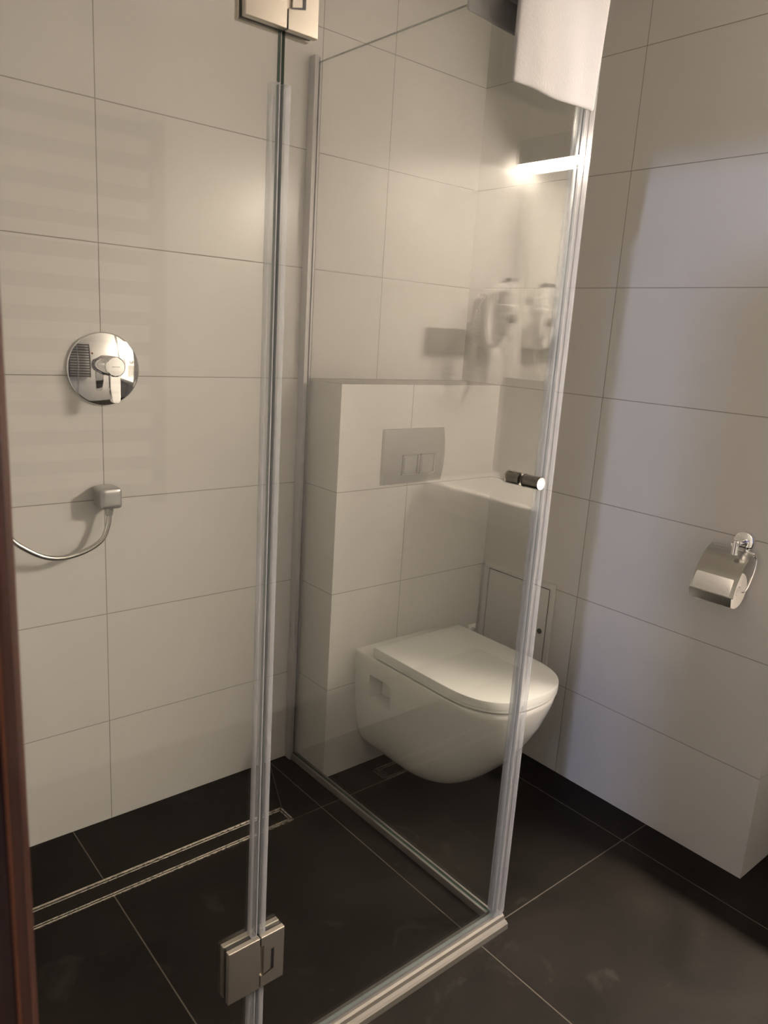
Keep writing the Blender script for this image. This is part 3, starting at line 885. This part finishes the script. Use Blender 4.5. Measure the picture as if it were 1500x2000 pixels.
# washbasin
t = thing('washbasin', 'white rectangular washbasin seen as a pale wedge reflected in the shower door', 'washbasin', (1.51, -1.72, 0.8))
bx0, bx1, by0, by1 = 1.292, XM-0.001, YF+0.012, -1.185
bm = B()
def rrect(x0, x1, y0, y1, r, n=6):
    pts = []
    for cx_, cy_, a0 in ((x1-r, y1-r, 0), (x0+r, y1-r, PI/2), (x0+r, y0+r, PI), (x1-r, y0+r, 1.5*PI)):
        for k in range(n+1):
            a = a0+PI/2*k/n; pts.append((cx_+r*math.cos(a), cy_+r*math.sin(a)))
    return pts
rings = []
for (ins, z, r) in ((0.05, 0.690, 0.04), (0.012, 0.735, 0.03), (0.002, 0.755, 0.02), (0.0, 0.790, 0.02), (0.003, 0.797, 0.02), (0.008, 0.7995, 0.018)):
    rings.append([bm.verts.new((x, y, z)) for x, y in rrect(bx0+ins, bx1-(ins if ins < 0.01 else 0.0), by0+ins, by1-ins, r)])
ix0, ix1, iy0, iy1 = bx0+0.035, bx1-0.12, by0+0.045, by1-0.045
for (ins, z, r) in ((0.0, 0.7985, 0.05), (0.008, 0.790, 0.05), (0.020, 0.755, 0.05), (0.05, 0.722, 0.06), (0.10, 0.710, 0.05)):
    rings.append([bm.verts.new((x, y, z)) for x, y in rrect(ix0+ins, ix1-ins, iy0+ins, iy1-ins, r)])
for a, b_ in zip(rings, rings[1:]):
    m = len(a)
    for i in range(m): bm.faces.new((a[i], a[(i+1) % m], b_[(i+1) % m], b_[i]))
bm.faces.new(rings[0]); bm.faces.new(list(reversed(rings[-1])))
part('basin', bm, 'ceramic', t, angle=45)
fy = (by0+by1)/2
bm = cyl(B(), (XM-0.055, fy, 0.7995), (XM-0.055, fy, 0.905), 0.021, 0.019, 28, 0.002)
tube(bm, smooth_path([(XM-0.06, fy, 0.875), (XM-0.12, fy, 0.880), (XM-0.165, fy, 0.868), (XM-0.172, fy, 0.850)], 6), 0.011, 16)
cyl(bm, (XM-0.055, fy, 0.905), (XM-0.055, fy, 0.930), 0.022, 0.020, 28, 0.002)
bx(bm, XM-0.125, XM-0.055, fy-0.007, fy+0.007, 0.926, 0.934, 0.003)
part('faucet', bm, 'chrome', t)
part('drain_ring', cyl(B(), ((ix0+ix1)/2, fy, 0.7102), ((ix0+ix1)/2, fy, 0.713), 0.028, seg=32), 'chrome', t)
bm = tube(B(), smooth_path([((ix0+ix1)/2, fy, 0.70), ((ix0+ix1)/2, fy, 0.58), ((ix0+ix1)/2+0.03, fy, 0.52), ((ix0+ix1)/2+0.06, fy, 0.58), (1.66, fy, 0.60), (XM-0.001, fy, 0.60)], 6), 0.016, 16)
part('trap', bm, 'chrome', t)

# grey socket plate
t = thing('socket_plate', 'flat grey socket plate beside the hair dryer, reflected in the shower door', 'socket plate', (1.40, YF, 1.31))
bm = bx(B(), 1.283, 1.52, YF+0.0005, YF+0.012, 1.268, 1.362, 0.002)
part('plate', bm, 'grey', t)
for sx in (1.345, 1.415):
    part('socket', lathe(B(), (sx, YF+0.012, 1.315), (0, 1, 0), [(0, 0.026), (0.001, 0.026), (0.001, 0.021), (-0.006, 0.020), (-0.006, 0.0)], 28), 'grey', t)

# hair dryer
DXc = 1.588
t = thing('hair_dryer', 'white wall-mounted hair dryer with coiled cord, reflected in the shower door', 'hair dryer', (DXc, YF, 1.30))
# wall housing: boxy shell with rounded bottom
bm = B()
outl = [(-0.062, 0.185), (-0.064, 0.10), (-0.060, 0.04), (-0.045, 0.012), (-0.02, 0.0), (0.02, 0.0), (0.045, 0.012), (0.058, 0.04), (0.062, 0.10), (0.060, 0.175)]
A = [bm.verts.new((DXc+a, YF+0.0008, 1.300+b)) for a, b in outl]
Bv = [bm.verts.new((DXc+a*0.93, YF+0.062, 1.300+b*0.96+0.004)) for a, b in outl]
n = len(outl)
for i in range(n): bm.faces.new((A[i], A[(i+1) % n], Bv[(i+1) % n], Bv[i]))
bm.faces.new(A); bm.faces.new(list(reversed(Bv)))
bmesh.ops.bevel(bm, geom=[e for e in bm.edges], offset=0.004, segments=2, affect='EDGES')
part('wall_housing', bm, 'white', t, angle=50)
# holder cup and switches
part('holder_cup', lathe(B(), (DXc+0.028, YF+0.078, 1.350), (0, 0, 1), [(0, 0.0), (0.0, 0.020), (0.012, 0.028), (0.05, 0.036), (0.095, 0.040), (0.105, 0.043), (0.112, 0.043), (0.115, 0.040), (0.115, 0.0)], 36), 'white', t, angle=40)
for s in (-0.012, 0.012):
    part('switch', bx(B(), DXc+0.028+s-0.007, DXc+0.028+s+0.007, YF+0.108, YF+0.120, 1.398, 1.430, 0.001), 'grey', t)
# handset
part('barrel', lathe(B(), (DXc+0.028, YF+0.078, 1.462), (0, 0, 1), [(0, 0.036), (0.004, 0.037), (0.072, 0.034), (0.086, 0.031), (0.087, 0.0)], 40), 'white', t, angle=40)
part('nozzle_ring', lathe(B(), (DXc+0.028, YF+0.078, 1.548), (0, 0, 1), [(0, 0.031), (0.001, 0.033), (0.013, 0.033), (0.014, 0.030), (0.006, 0.027), (0.006, 0.0)], 40), 'chrome', t, angle=40)
hp = smooth_path([(DXc+0.020, YF+0.080, 1.522), (DXc-0.030, YF+0.085, 1.522), (DXc-0.075, YF+0.088, 1.505), (DXc-0.112, YF+0.088, 1.486)], 8)
part('handle', tube(B(), hp, lambda s: 0.021-0.011*s, 20), 'white', t)
# coiled cord
core = smooth_path([(DXc-0.110, YF+0.088, 1.486), (DXc-0.134, YF+0.085, 1.455), (DXc-0.138, YF+0.080, 1.40), (DXc-0.136, YF+0.075, 1.30), (DXc-0.128, YF+0.068, 1.21), (DXc-0.100, YF+0.058, 1.155),
                    (DXc-0.065, YF+0.045, 1.175), (DXc-0.035, YF+0.030, 1.235), (DXc-0.015, YF+0.020, 1.302)], 26)
coil = []
L = 0.0; prev = core[0]
for i, p in enumerate(core):
    d = (core[min(i+1, len(core)-1)]-core[max(i-1, 0)]).normalized(); u, v = frame_axes(d)
    s = i/(len(core)-1)
    amp = 0.0105*min(1, max(0, (s-0.14)/0.08))*min(1, max(0, (0.90-s)/0.08))
    if i: L += (p-prev).length
    prev = p
    # several samples of the helix per core step
    coil.append((p, u, v, amp, L))
dense = []
for a, b_ in zip(coil, coil[1:]):
    for k in range(4):
        f = k/4
        p = a[0].lerp(b_[0], f); l_ = a[4]+(b_[4]-a[4])*f; am = a[3]+(b_[3]-a[3])*f
        X = Vector((1, 0, 0)); dd = (b_[0]-a[0]).normalized(); u = (X-dd*X.dot(dd)); 
        if u.length < 0.2: u = Vector((0, 0, 1))-dd*dd.z
        u.normalize(); v = dd.cross(u)
        an = 2*PI*l_/0.0125
        dense.append(p+(u*math.cos(an)+v*math.sin(an))*am)
part('coiled_cord', tube(B(), dense, 0.0034, 6), 'white', t)
